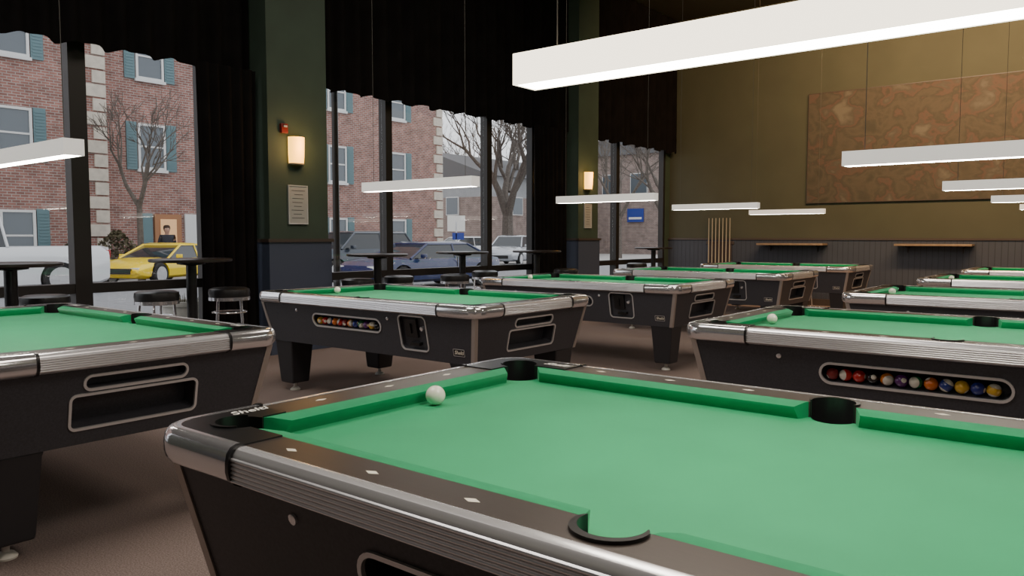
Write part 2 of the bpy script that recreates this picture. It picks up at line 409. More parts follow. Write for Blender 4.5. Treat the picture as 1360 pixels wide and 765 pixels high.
    for sx in (-1, 1):
        for sy in (-1, 1):
            path = [(EX, .6425, 0, 1), (1.0825, .6425, 0, 1)]+[(1.0825+.07*math.sin(R(a)), .5725+.07*math.cos(R(a)), math.sin(R(a)), math.cos(R(a))) for a in range(10, 91, 10)]+[(1.1525, EY, 1, 0)]
            k = MB(); k.loft(sweep(sm, [(sx*a, sy*b_, sx*c_, sy*d_) for a, b_, c_, d_ in path])); cp = k.build('corner_cap', M['chrome_s'], root, angle=40)
            k = MB(); k.loft(sweep(sm2, [(sx*(EX-.008), sy*.6425, 0, sy), (sx*(EX+.003), sy*.6425, 0, sy)])); k.build('seam', M['casting'], cp)
            k = MB(); k.loft(sweep(sm2, [(sx*1.1525, sy*(EY-.008), sx, 0), (sx*1.1525, sy*(EY+.003), sx, 0)])); k.build('seam', M['casting'], cp)
    return root

XA, XB, Y0, DY = -4.36, -.596, 1.557, 2.76
table0 = make_table()
tdefs = [
 (XB, 0, 'large foreground pool table whose green playing cloth fills the lower right'),
 (XA, 0, 'pool table cut off by the left photo edge, showing its two-slot end panel'),
 (XA, 1, 'pool table in front of the blue car windows with balls behind its oval side window'),
 (XB, 1, 'pool table directly behind the foreground one, rack of balls in its long oval window'),
 (XA, 2, 'second full pool table of the window row, right behind the one with ball window'),
 (XB, 2, 'third pool table back along the right row, second behind the foreground table'),
 (XA, 3, 'third full pool table along the window row, below the third small hanging lamp'),
 (XB, 3, 'fourth pool table back in the right row, mostly hidden by nearer tables'),
 (XA, 4, 'farthest pool table of the window row, beside the cue rack and far wall'),
 (XB, 4, 'farthest pool table of the right row, a thin strip of green before the far wall'),
]
for i, (x, n, lab) in enumerate(tdefs):
    o = table0 if i == 0 else copy_tree(table0)
    o.location = (x, Y0+DY*n, 0)
    tag(o, lab, 'pool table', 'chrome-edged pool tables in two rows')

# cue balls, one at the head cushion of each table
k = MB(); bmesh.ops.create_uvsphere(k.bm, u_segments=28, v_segments=16, radius=.0285); ballme = k.mesh('ball', 180)
def ball(name, loc, m, label, cat, group, own=True):
    me = ballme.copy() if own else ballme
    o = link(me, name, m); o.location = loc; tag(o, label, cat, group); return o
cb = [(XB, 0, .035, 'white cue ball on the big foreground table by its end cushion'),
      (XA, 1, -.03, 'small white cue ball on the table in front of the car windows'),
      (XB, 1, -.05, 'white cue ball on the table directly behind the foreground one'),
      (XA, 2, -.05, 'tiny white cue ball on the second full table of the window row'),
      (XB, 2, -.03, 'small white cue ball on the third table of the right row'),
      (XB, 3, -.05, 'tiny white cue ball on the fourth table of the right row')]
for x, n, dy, lab in cb:
    ball('cue_ball', (x-.945, Y0+DY*n+dy, .7986), M['cue'], lab, 'ball', 'white cue balls left on the tables')
cols = [('red', (.50, .02, .015)), ('orange striped', (.62, .17, .02)), ('maroon', (.22, .02, .02)), ('yellow', (.58, .34, .03)), ('red striped', (.50, .02, .015)), ('purple', (.10, .02, .14)),
        ('blue striped', (.02, .04, .22)), ('orange', (.62, .15, .02)), ('black', (.01, .01, .01)), ('green striped', (.02, .15, .06)), ('blue', (.02, .03, .20)), ('yellow striped', (.58, .34, .03))]
def fill(tx, n, order, where, group):
    for j, ci in enumerate(order):
        nm, c = cols[ci]
        p = WIN @ Vector((-.335+.0585*j, -.0440+.0292, -.0345))
        o = ball('billiard_ball', (tx+p.x, Y0+DY*n+p.y, p.z), ball_mat('ball_'+nm.replace(' ', '_'), c, 'striped' in nm), nm+' ball '+where, 'ball', group)
        o.rotation_euler = (random.uniform(0, 3), random.uniform(0, 3), random.uniform(0, 3))
fill(XB, 1, [2, 4, 0, 8, 1, 5, 9, 7, 6, 3, 10, 11], 'in the oval window of the table behind the foreground one', 'balls in the return tray of the right table')
fill(XA, 1, [3, 0, 6, 7, 4, 2, 1, 10, 9, 5, 11, 8], 'in the oval window of the table before the car windows', 'balls in the return tray of the window-row table')

# ---------------------------------------------------------------- lamps
def make_lamp():
    root = empty('pendant_lamp')
    k = MB(); k.ring([(-.6, -.045), (.6, -.045), (.6, .045), (-.6, .045)], [(-.592, -.037), (.592, -.037), (.592, .037), (-.592, .037)], 0, .075); k.box((0, 0, .071), (1.19, .08, .006)); k.build('housing', M['lampbody'], root)
    k = MB(); k.box((0, 0, .006), (1.182, .072, .01)); k.build('diffuser', M['diffuser'], root)
    for s in (-1, 1):
        k = MB(); k.tube([(s*.5, 0, .074), (s*.5, 0, 3.95)], .0018, 6); k.build('cable', M['cable'], root)
    return root
lamp0 = make_lamp()
ldefs = [(XA, 0, 'linear lamp cut off by the left photo edge before the brick facade'),
 (XB, 0, 'large glowing white linear lamp hanging at the top over the foreground table'),
 (XA, 1, 'white linear lamp hanging across the middle window over the ball-window table'),
 (XB, 1, 'white linear lamp below the mural, second behind the big glowing one'),
 (XA, 2, 'linear lamp hanging beside the farther pillar with the amber sconce'),
 (XB, 2, 'white linear lamp under the mural edge, third in the right row'),
 (XA, 3, 'thin glowing linear lamp above the cue rack corner'),
 (XB, 3, 'linear lamp cut by the right photo edge, fourth in the right row'),
 (XA, 4, 'dimmest linear lamp of the window row just left of the mural'),
 (XB, 4, 'farthest linear lamp of the right row, mostly outside the right photo edge')]
for i, (x, n, lab) in enumerate(ldefs):
    o = lamp0 if i == 0 else copy_tree(lamp0)
    o.location = (x, Y0+DY*n, 1.62); tag(o, lab, 'lamp', 'linear pendant lamps over the pool tables')
    if i == 1:
        for ch in o.children:
            if ch.name.startswith('housing'): ch.data = ch.data.copy(); ch.data.materials[0] = M['lampbright']

# ---------------------------------------------------------------- room shell
XW, YF, ZC, XR, YN = -7.5, 14.7, 5.6, 4.2, -2.6
def bx(name, c, d, m, parent=None, bevel=0):
    k = MB(); k.box(c, d); return k.build(name, m, parent, bevel=bevel)
struct(bx('floor', ((XW+XR)/2, (YN+YF)/2, -.05), (XR-XW+.3, YF-YN+.3, .1), M['carpet']))
struct(bx('ceiling', ((XW+XR)/2, (YN+YF)/2, ZC+.05), (XR-XW+.3, YF-YN+.3, .1), M['ceil']))
struct(bx('wall_far', ((XW+XR)/2, YF+.06, ZC/2), (XR-XW+.24, .12, ZC), M['farwall']))
struct(bx('wall_right', (XR+.06, (YN+YF)/2, ZC/2), (.12, YF-YN, ZC), M['farwall']))
struct(bx('wall_near', ((XW+XR)/2, YN-.06, ZC/2), (XR-XW+.24, .12, ZC), M['farwall']))
WINS = [(-1.0, 4.40, (1.15, 3.15)), (5.80, 10.05, (6.92, 8.92)), (11.75, 14.50, (12.62,))]
k = MB(); ys = [YN]+[y for a, b, _ in WINS for y in (a, b)]+[YF]
for a, b in zip(ys[0::2], ys[1::2]): k.box((XW-.06, (a+b)/2, ZC/2), (.12, b-a, ZC))
for a, b, _ in WINS:
    k.box((XW-.06, (a+b)/2, .07), (.12, b-a, .14)); k.box((XW-.06, (a+b)/2, (3.1+ZC)/2), (.12, b-a, ZC-3.1))
struct(k.build('wall_left', M['green']))
for i, (a, b, mul) in enumerate(WINS):
    w = struct(empty('window_%d' % (i+1), (XW-.06, (a+b)/2, .14)))
    oy = (a+b)/2; H = 2.96
    k = MB()
    k.box((0, 0, .03), (.10, b-a, .06)); k.box((0, 0, H-.03), (.10, b-a, .06)); k.box((0, 0, .64), (.12, b-a, .09))
    for y in (a+.035, b-.035): k.box((0, y-oy, H/2), (.11, .07, H))
    for y in mul: k.box((0, y-oy, H/2), (.13, .15 if i == 0 else .11, H))
    k.build('window_frame', M['frame'], w)
    ed = [a]+list(mul)+[b]
    for p, q_ in zip(ed[:-1], ed[1:]):
        g = bx('pane', (0, (p+q_)/2-oy, 1.81), (.008, q_-p-.13, 2.24), M['glass'], w)
        g = bx('pane', (0, (p+q_)/2-oy, .33), (.008, q_-p-.13, .53), M['glass'], w)
# pillars
def pillar(n, y0, y1):
    struct(bx('wall_pillar_%d' % n, ((-7.10+XW)/2, (y0+y1)/2, ZC/2), (.40, y1-y0, ZC), M['green']))
    struct(bx('trim_%d' % n, ((-7.075+XW)/2, (y0+y1)/2, .60), (.425, y1-y0+.05, 1.2), M['navy_p']))
    struct(bx('trim_%d' % (n+2), ((-7.055+XW)/2, (y0+y1)/2, 1.215), (.445, y1-y0+.09, .035), M['cap']))
pillar(1, 4.856, 5.62); pillar(2, 10.70, 11.30)
struct(bx('trim_5', ((XW+XR)/2, YF-.015, .60), (XR-XW, .03, 1.2), M['navy']))
struct(bx('trim_6', ((XW+XR)/2, YF-.025, 1.215), (XR-XW, .05, .035), M['cap']))
struct(bx('baseboard_far', ((XW+XR)/2, YF-.04, .06), (XR-XW, .02, .12), M['cap']))
struct(bx('trim_7', (XR-.015, (YN+YF)/2, .60), (.03, YF-YN-.1, 1.2), M['navy']))
struct(bx('trim_8', ((XW+XR)/2, YN+.015, .60), (XR-XW, .03, 1.2), M['navy']))

# curtains
def curtain(name, y0, y1, z0, z1, x, amp, per, label, scallop=True, pinch=0):
    k = MB(); n = int((y1-y0)/.03); rings = []
    zs = [0, .03, .3, .6, 1]
    for t in zs:
        row = []
        for i in range(n+1):
            y = y0+(y1-y0)*i/n
            hem = z0+(.05*abs(math.sin(PI*y/.42)) if scallop else 0)
            z = hem+(z1-hem)*t
            a = amp*(1-.45*t)
            yy = y
            if pinch: c0 = (y0+y1)/2; yy = c0+(y-c0)*(1-pinch*math.exp(-((z-1.3)/.9)**2))
            row.append(Vector((x+a*math.sin(2*PI*y/per+.9*math.sin(y*2.1))+.3*a*math.sin(2*PI*y/(per*2.7)+1), yy, z)))
        rings.append(row)
    k.loft(rings, cap=False, closed=False)
    o = k.build(name, M['curtain'], angle=180); md = o.modifiers.new('s', 'SOLIDIFY'); md.thickness = .006
    tag(o, label, 'curtain', 'black curtains along the window wall'); return o
curtain('curtain', -1.6, 4.82, 2.92, ZC-.02, -7.33, .045, .23, 'black pleated valance curtain above the leftmost window with the yellow car')
curtain('curtain', 5.65, 10.66, 2.92, ZC-.02, -7.33, .045, .23, 'black pleated valance curtain above the middle window bay')
curtain('curtain', 11.33, 14.64, 2.92, ZC-.02, -7.33, .045, .23, 'black pleated valance curtain above the farthest window bay')
curtain('drape', 4.12, 4.80, .03, 2.97, -7.20, .05, .12, 'long black drape gathered beside the near pillar left of its sconce', False, .06)
curtain('drape', 9.62, 10.50, .03, 2.97, -7.20, .05, .12, 'long black drape hanging left of the farther pillar', False, .06)

# sconces, plaques, alarm
def sconce(y, m, label):
    r = empty('wall_sconce', (-7.10, y, 2.19))
    k = MB(); k.prism([(0, -.07), (.012, -.07), (.012, .07), (0, .07)], -.12, .10); k.build('back_plate', M['frame'], r)
    k = MB(); P = lambda w, d: [(.012, -w)]+[(.012+d*math.sin(PI*t/8), -w*math.cos(PI*t/8)) for t in range(1, 8)]+[(.012, w)]
    k.loft([[Vector((x, y_, z)) for x, y_ in P(w, d)] for w, d, z in ((.090, .08, -.15), (.095, .09, -.05), (.095, .10, .13))]); k.build('shade', m, r)
    k = MB(); k.loft([[Vector((x, y_, z)) for x, y_ in P(w, d)] for w, d, z in ((.089, .084, -.162), (.093, .088, -.148))]); k.build('shade_rim', M['trim'], r)
    tag(r, label, 'wall lamp', 'amber wall sconces on the pillars')
    l = bpy.data.lights.new('sconce_light', 'POINT'); l.energy = 8; l.color = (1, .55, .2); l.shadow_soft_size = .08
    lo = bpy.data.objects.new('sconce_light', l); C.objects.link(lo); lo.location = (-6.85, y, 2.22)
sconce(5.19, M['sconce'], 'bright amber sconce on the near pillar above the framed plaque')
sconce(10.95, M['sconce'], 'small amber sconce on the farther pillar beyond the middle windows')
def plaque(y, z, w, h, label):
    r = empty('wall_plaque', (-7.10, y, z))
    bx('board', (.008, 0, 0), (.016, w, h), M['plaque'], r, .003)
    k = MB(); k.ring([(-w/2, -h/2), (w/2, -h/2), (w/2, h/2), (-w/2, h/2)], [(-w/2+.012, -h/2+.012), (w/2-.012, -h/2+.012), (w/2-.012, h/2-.012), (-w/2+.012, h/2-.012)], 0, .008, matrix((.014, 0, 0), (0, 1, 0), (0, 0, 1), (1, 0, 0))); k.build('plaque_frame', M['steel'], r)
    k = MB()
    for i in range(8): k.box((.0165, random.uniform(-.01, .01), h*.36-i*h*.1), (.001, w*random.uniform(.35, .7), h*.012))
    k.build('engraved_lines', M['leg'], r)
    tag(r, label, 'plaque', 'framed plaques on the pillars')
plaque(5.21, 1.60, .25, .42, 'framed grey plaque under the bright sconce on the near pillar')
plaque(10.97, 1.60, .22, .40, 'small dim framed plaque under the sconce of the farther pillar')
r = empty('fire_alarm', (-7.10, 5.04, 2.40)); bx('alarm_box', (.02, 0, 0), (.04, .08, .10), M['red'], r, .004); bx('strobe', (.048, 0, .02), (.016, .04, .02), M['plaque'], r)
tag(r, 'small red fire alarm box above the near pillar sconce', 'fire alarm')

# mural
r = empty('mural', (-1.6, YF-.001, 2.86)); bx('picture_panel', (0, -.02, 0), (6.2, .03, 1.96), M['mural'], r)
k = MB(); k.ring([(-3.112, -.992), (3.112, -.992), (3.112, .992), (-3.112, .992)], [(-3.1, -.98), (3.1, -.98), (3.1, .98), (-3.1, .98)], 0, .038, matrix((0, 0, 0), (1, 0, 0), (0, 0, 1), (0, -1, 0))); k.build('mural_frame', M['cap'], r)
tag(r, 'wide faded reddish brown mural covering the upper far wall', 'mural')

# ledges
def ledge(x0, x1, label):
    r = empty('wall_ledge', ((x0+x1)/2, YF-.03, 1.12)); w = x1-x0
    bx('ledge_top', (0, -.16, 0), (w, .30, .035), M['wood'], r, .004)
    for s in (-1, 1):
        k = MB(); k.prism([(0, 0), (-.20, 0), (-.19, -.015), (-.02, -.04), (0, -.12)], -.01, .01, matrix((s*w*.36, 0, -.017), (0, 1, 0), (0, 0, 1), (1, 0, 0))); k.build('bracket', M['casting'], r)
    tag(r, label, 'wall ledge', 'wooden drink ledges on the far wall')
ledge(-5.52, -4.31, 'brown wooden drink ledge on the far wall nearer the cue rack')
ledge(-3.14, -1.99, 'brown wooden drink ledge on the far wall below the mural centre')
# cue rack and cues
rx = -6.37
r = empty('cue_rack', (rx, YF-.03, .32))
bx('lower_shelf', (0, -.05, 0), (.58, .09, .05), M['cap'], r, .004); bx('upper_holder', (0, -.008, .82), (.58, .016, .06), M['cap'], r, .004); bx('back_board', (0, -.004, .41), (.48, .008, .82), M['cap'], r)
tag(r, 'dark wooden wall cue rack in the far corner', 'cue rack')
k = MB(); k.tube([(0, 0, 0), (0, 0, .40)], [.013, .011], 8); bm_ = k.mesh('butt'); k = MB(); k.tube([(0, 0, .40), (0, 0, 1.28)], [.0105, .0065], 8); sm_ = k.mesh('shaft')
mshaft = mat('cue_maple', (.42, .37, .28), .35); mbutt = mat('cue_butt', (.10, .04, .025), .3)
for i in range(7):
    q_ = empty('cue_stick', (rx-.22+i*.073, YF-.08, .346))
    link(bm_, 'butt', mbutt, q_); link(sm_, 'shaft', mshaft, q_)
    tag(q_, 'thin wooden cue stick standing in the rack in the far corner', 'cue stick', 'cue sticks in the far corner rack')

# high tables
def make_high():
    r = empty('high_table')
    k = MB(); k.lathe([(.340, 0), (.350, .008), (.350, .024), (.340, .030)], 40, c=(0, 0, 1.03)); k.build('table_top', M['tabletop'], r)
    k = MB(); k.lathe([(.045, .03), (.045, 1.0), (.12, 1.01), (.12, 1.03)], 20); k.build('pedestal', M['casting'], r)
    k = MB(); k.lathe([(.26, 0), (.27, .01), (.25, .022), (.06, .045)], 32); k.build('base', M['casting'], r)
    return r
h0 = make_high()
for i, (u, X, lab) in enumerate([(12, -6.55, 'round black high table cut off by the left photo edge'), (253, -6.55, 'round black high table in front of the drape left of the near pillar'),
        (501, -6.80, 'round black high table below the left pane of the middle window'), (614, -6.95, 'round black high table before the dark blue parked sedan'),
        (713, -6.72, 'round black high table at the right end of the middle window'), (868, -7.02, 'farthest round black high table below the last window bay')]):
    o = h0 if i == 0 else copy_tree(h0)
    o.location = (X, on_x(u, X), 0); tag(o, lab, 'high table', 'round high tables along the windows')
# stools
def make_stool():
    r = empty('bar_stool')
    k = MB(); k.lathe([(.158, .69), (.178, .70), (.184, .74), (.178, .772), (.145, .786), (0, .79)], 32); k.build('seat', M['vinyl'], r)
    k = MB(); k.lathe([(.174, .668), (.183, .671), (.183, .700), (.174, .703)], 32); k.build('seat_band', M['chrome_s'], r)
    for a in range(4):
        c_, s_ = math.cos(R(45+90*a)), math.sin(R(45+90*a))
        k = MB(); k.tube([(c_*.14, s_*.14, .672), (c_*.155, s_*.155, .45), (c_*.200, s_*.200, .012)], .0115, 8); k.lathe([(.016, 0), (.016, .02)], 10, c=(c_*.200, s_*.200, 0)); k.build('leg', M['chrome_s'], r)
    k = MB(); k.torus((0, 0, .27), .179, .009); k.build('foot_ring', M['chrome_s'], r)
    k = MB(); k.torus((0, 0, .56), .150, .008); k.build('upper_ring', M['chrome_s'], r)
    return r
s0 = make_stool()
sd = [(57, 6.25, 'black-seated bar stool nearest the left photo edge by the white pickup'), (206, 6.75, 'black and chrome bar stool standing below the yellow car'),
      (303, 7.2, 'black and chrome bar stool right of the near drape, below the near pillar'), (475, 8.75, 'bar stool behind the ball-window table, leftmost below the middle window'),
      (529, 9.45, 'bar stool between two high tables below the dark blue sedan'), (604, 9.8, 'bar stool right in front of the high table before the sedan'),
      (644, 10.85, 'bar stool at the right of the high table before the sedan'), (752, 11.6, 'dim bar stool beside the farther drape'),
      (846, 14.1, 'small bar stool left of the farthest high table')]
for i, (u, f, lab) in enumerate(sd):
    o = s0 if i == 0 else copy_tree(s0)
    x, y = fd(u, f); o.location = (x, y, 0); o.rotation_euler = (0, 0, i*.5); tag(o, lab, 'bar stool', 'black and chrome bar stools')
for x, lab in ((-5.25, 'left bar stool under the drink ledge nearer the cue rack'), (-4.6, 'right bar stool under the drink ledge nearer the cue rack')):
    o = copy_tree(s0); o.location = (x, YF-.50, 0); tag(o, lab, 'bar stool', 'black and chrome bar stools')

# ---------------------------------------------------------------- outside
struct(bx('sidewalk', (-9.3, 25, -.10), (3.36, 90, .16), M['pave']))
struct(bx('road', (-18.0, 25, -.25), (14.0, 130, .2), M['asphalt']))
struct(bx('parking_ground', (-56.0, 25, -.25), (62.0, 130, .2), M['pave']))

# street lamp post just outside
y = on_x(447, -9.6)
r = empty('street_lamp_post', (-9.6, y, -.02)); k = MB(); k.tube([(0, 0, .3), (0, 0, 4.6)], [.055, .045], 12); k.build('pole', M['frame'], r)
k = MB(); k.lathe([(.14, 0), (.14, .06), (.09, .12), (.08, .32), (.055, .36)], 16); k.build('base', M['frame'], r)
k = MB(); k.lathe([(.05, 4.6), (.16, 4.7), (.19, 5.0), (.08, 5.15), (0, 5.2)], 16); k.build('lantern', M['light'], r)
tag(r, 'black lamp post outside the left pane of the middle window', 'lamp post')
# planter
r = empty('planter', (-8.3, on_x(240, -8.3), -.02)); k = MB(); k.lathe([(.17, 0), (.21, .50), (.235, .51), (.235, .56), (.20, .56), (.19, .50)], 24); k.build('pot', M['concrete'], r)
k = MB()
for i in range(60):
    a = random.uniform(0, 6.28); d = random.uniform(0, .16); t = random.uniform(.06, .16)
    k.tube([(math.cos(a)*d, math.sin(a)*d, .48), (math.cos(a)*(d+.05), math.sin(a)*(d+.05), .5+t)], [.006, .002], 4)
k.build('plant', M['leaf'], r)
tag(r, 'grey concrete planter outside the window left of the near drape', 'planter')

# brick apartment building
BX = -27.0
bd = empty('brick_apartment_building', (BX, 11, -.15))
def part(name, c, d, m, parent=None, bev=0):
    return bx(name, (c[0]-BX, c[1]-11, c[2]+.15), d, m, parent or bd, bev)
part('brick_wall', (-31.3, 12.0, 6), (7.6, 34.0, 12.3), M['brick'])
part('brick_wing', (-31.0, 3.6, 6), (8.0, 17.2, 12.3), M['brick'])
def quoins(y, side):
    k = MB()
    for i in range(26):
        w = .62 if i % 2 else .42
        k.box((.03-(.0 if side == 0 else .5), y-11+(-w/2), .25+i*.46), (.07, w, .40))
    k.build('quoin_strip', M['stone'], bd)
quoins(12.22, 0); quoins(28.98, 1)
unit = None
def house_window(y, zb, w=1.0, h=1.6, x=-27.5, shutters=True):
    global unit
    if unit is None:
        k = MB(); k.ring([(-.5, 0), (.5, 0), (.5, 1.6), (-.5, 1.6)], [(-.42, .08), (.42, .08), (.42, 1.52), (-.42, 1.52)], -.02, .07, matrix((0, 0, 0), (0, 1, 0), (0, 0, 1), (1, 0, 0)))
        k.box((.03, 0, .8), (.05, .86, .06)); k.box((.05, 0, -.05), (.12, 1.1, .1)); a = k.mesh('wf')
        k = MB(); k.box((.015, 0, .8), (.02, .85, 1.46)); b = k.mesh('wp')
        k = MB(); k.box((.03, 0, .8), (.05, .36, 1.66))
        for j in range(15): k.box((.06, 0, .1+j*.1), (.02, .28, .05))
        c = k.mesh('sh'); unit = (a, b, c)
    loc = (x-BX, y-11, zb+.15)
    f = link(unit[0], 'house_window', M['wframe'], bd); f.location = loc
    g = link(unit[1], 'house_pane', M['wglass'], f)
    if shutters:
        for s in (-1, 1):
            sh = link(unit[2], 'shutter', M['shutter'], bd); sh.location = (loc[0], loc[1]+s*.72, loc[2])
for row in (0.5, 3.65, 6.8):
    for y in (5.8, 9.45): house_window(y, row, x=-27.0)
    for y in (14.0, 18.2, 22.3, 25.9):
        if row == .5 and y == 14.0: continue
        house_window(y, row)
# entrance
d = part('entrance_door', (-27.45, 14.5, 1.0), (.08, 1.0, 2.15), mat('door_wood', (.35, .16, .07), .5)); part('door_surround', (-27.47, 15.4, 1.0), (.1, .5, 2.2), M['wframe']); part('door_surround', (-27.47, 13.75, 1.0), (.1, .35, 2.2), M['shutter'])
bx('door_glass', (-27.40-BX, 14.5-11, 1.5), (.03, .6, 1.1), mat('warm_door_glass', (.5, .3, .15), .3, emis=(1, .55, .25), es=.5), d)
tag(bd, 'red brick apartment building with teal shutters and pale stone quoins across the street', 'building')

# houses farther off
def house(name, c, sz, wall_h, ridge, wm, label, rz=0, wins=(), sign=None, base_m=None):
    r = empty(name, (c[0], c[1], -.15), rz); w, dp = sz
    bx('house_wall', (0, 0, wall_h/2), (w, dp, wall_h), wm, r)
    if base_m: bx('lower_wall', (0, 0, 2.1), (w+.1, dp+.1, 4.2), base_m, r)
    k = MB(); k.loft([[Vector((x, -dp/2-.3, z)) for x, z in ((-w/2-.4, wall_h), (w/2+.4, wall_h), (0, ridge))], [Vector((x, dp/2+.3, z)) for x, z in ((-w/2-.4, wall_h), (w/2+.4, wall_h), (0, ridge))]]); k.build('roof', M['roof'], r)
    for wx, wz, ww, wh, face in wins:
        loc, dim = ((wx, -dp/2-.07, wz), (ww, .16, wh)) if face == 'y' else ((w/2+.07, wx, wz), (.16, ww, wh))
        f = bx('house_window', loc, dim, M['wframe'], r)
        loc2 = (loc[0]+(.06 if face == 'x' else 0), loc[1]-(.06 if face == 'y' else 0), loc[2]); dim2 = tuple(v-.14 if i == (1 if face == 'x' else 0) or i == 2 else .08 for i, v in enumerate(dim))
        bx('house_pane', loc2, dim2, M['wglass'], f)
    if sign:
        s_ = bx('sign_board', sign[0], sign[1], M['signblue'], r)
        bx('sign_stripe', (sign[0][0], sign[0][1]-.06, sign[0][2]-sign[1][2]*.22), (sign[1][0]*.8, .02, sign[1][2]*.16), M['white'], s_)
    tag(r, label, 'building')
house('neighbour_house', (-40, 47), (11, 12), 5.6, 7.6, M['siding'], 'brown brick house with grey gable and pitched roof beyond the brick building end', 0,
      [(-1.5, 3.6, 1.2, 1.3, 'y'), (2.2, 3.6, 1.2, 1.3, 'y'), (-3, 3.6, 1.2, 1.3, 'x'), (1.5, 3.6, 1.2, 1.3, 'x')], None, M['brick2'])
house('brown_building', (-33, 66), (12, 18), 8.2, 10.4, M['brick2'], 'brown brick building with white windows seen through the farthest window bay', 0,
      [(-4, 5.8, 1.6, 1.7, 'y'), (-1.5, 5.8, 1.6, 1.7, 'y'), (1.2, 5.8, 1.6, 1.7, 'y'), (4, 5.8, 1.6, 1.7, 'y'), (-4, 2.2, 1.6, 1.6, 'y'), (-3, 5.8, 1.5, 1.7, 'x'), (3, 5.8, 1.5, 1.7, 'x'), (-3, 2, 1.5, 1.6, 'x')], ((.9, -9.1, 3.2), (1.5, .1, 1.1)))
house('low_brick_building', (-50, 74), (16, 14), 6.6, 9.0, M['brick2'], 'low distant brick building behind the big bare tree', 0,
      [(-5, 4.2, 1.5, 1.5, 'y'), (-1, 4.2, 1.5, 1.5, 'y'), (3, 4.2, 1.5, 1.5, 'y'), (6, 4.2, 1.2, 1.5, 'y')])

# trees
def tree(loc, h, trunk_r, split, spread, label, seed, depth=5, bush=3):
    rnd = random.Random(seed); r = empty('bare_tree', loc); k = MB(); t = MB()
    top = Vector((rnd.uniform(-.1, .1), rnd.uniform(-.1, .1), split))
    t.tube([(0, 0, -.1), (top.x*.3, top.y*.3, split*.5), top], [trunk_r*1.3, trunk_r, trunk_r*.85], 8); t.build('trunk', M['bark'], r)
    def grow(p, d, L, rad, n):
        m1 = p+d*L*.5+Vector((rnd.uniform(-1, 1), rnd.uniform(-1, 1), rnd.uniform(-.3, .6)))*L*.07
        e = p+d*L+Vector((rnd.uniform(-1, 1), rnd.uniform(-1, 1), rnd.uniform(-.2, .6)))*L*.1
        k.tube([p, m1, e], [rad, rad*.8, rad*.6], 5 if n > 2 else 3, cap=False)
        if n == 0: return
        for j in range(bush if n < depth else bush+1):
            ax = Vector((rnd.uniform(-1, 1), rnd.uniform(-1, 1), rnd.uniform(-.6, .8))).normalized()
            nd = (d+ax*spread*rnd.uniform(.6, 1.1)+Vector((0, 0, .12))).normalized()
            st = p+(e-p)*rnd.uniform(.45, 1.0) if j else e
            grow(st, nd, L*rnd.uniform(.58, .78), max(rad*.52, .010), n-1)
    for j in range(3):
        a = j*2.1+rnd.uniform(-.4, .4); d = Vector((math.cos(a)*.5, math.sin(a)*.5, 1)).normalized()
        grow(top.copy()-Vector((0, 0, .25)), d, (h-split)*.42, trunk_r*.75, depth-1)
    k.build('branches', M['bark'], r, angle=80)
    tag(r, label, 'tree', 'bare winter trees along the street')
tree((-24.8, on_x(187, -24.8), -.15), 6.2, .10, 2.6, .75, 'small bare tree in front of the brick facade above the yellow car', 3)
x, y = fd(674, 45); tree((x, y, -.15), 10.5, .34, 2.8, .7, 'big bare tree behind the silver car beyond the brick building', 8, 6)
x, y = fd(704, 58); tree((x, y, -.15), 12, .30, 2.6, .8, 'tall bare tree farther back right of the big one', 11, 6)
x, y = fd(600, 78); tree((x, y, -.15), 13, .26, 2.6, .8, 'bare tree behind the neighbouring house roof', 21, 6)
x, y = fd(822, 52); tree((x, y, -.15), 9.5, .18, 2.8, .75, 'bare tree in front of the brown building in the farthest window', 15, 6)
x, y = fd(880, 44); tree((x, y, -.15), 8.5, .18, 2.8, .75, 'bare tree at the right edge of the farthest window', 19, 6)
# shrub
def shrub(loc, rad, h, label, seed):
    rnd = random.Random(seed); r = empty('shrub', loc); k = MB()
    for i in range(900):
        a = rnd.uniform(0, 2*PI); t = rnd.uniform(0, 1); q_ = rad*math.sqrt(rnd.uniform(.3, 1))*math.sin(PI*(.15+.8*t))
        p = Vector((q_*math.cos(a), q_*math.sin(a), .1+t*h)); u = Vector((rnd.uniform(-1, 1), rnd.uniform(-1, 1), rnd.uniform(-1, 1))).normalized()*.07; v = u.cross(Vector((rnd.uniform(-1, 1), rnd.uniform(-1, 1), 1))).normalized()*.05
        k.face([k.bm.verts.new(p+w_) for w_ in (u, v, -u, -v)])
    k.build('foliage', M['leaf'], r); k = MB()
    for a in range(5): k.tube([(0, 0, -.02), (math.cos(a*1.3)*rad*.4, math.sin(a*1.3)*rad*.4, h*.8)], [.03, .01], 5)
    k.build('stems', M['bark'], r); tag(r, label, 'shrub', 'shrubs by the brick facade')
shrub((-26.0, on_x(155, -26.0), -.15), .7, 1.5, 'brown shrub at the brick corner between pickup and yellow car', 1)
shrub((-26.3, on_x(98, -26.3), -.15), .5, 1.2, 'low shrub partly behind the tailgate of the white pickup', 2)
shrub((-26.5, on_x(470, -26.5), -.15), .8, 1.4, 'shrub under the brick facade window above the blue cars', 5)

# signs outside
x, y = fd(606, 40); r = empty('street_sign', (x, y, -.15), R(-45)); bx('post', (0, 0, 1.1), (.08, .08, 2.2), M['steel'], r); bx('sign_panel', (0, 0, 2.1), (.06, .9, .8), M['white'], r); bx('sign_panel', (.01, .1, 1.45), (.06, .6, .35), M['signblue'], r)
tag(r, 'white and blue sign on a post outside the middle window right pane', 'sign')

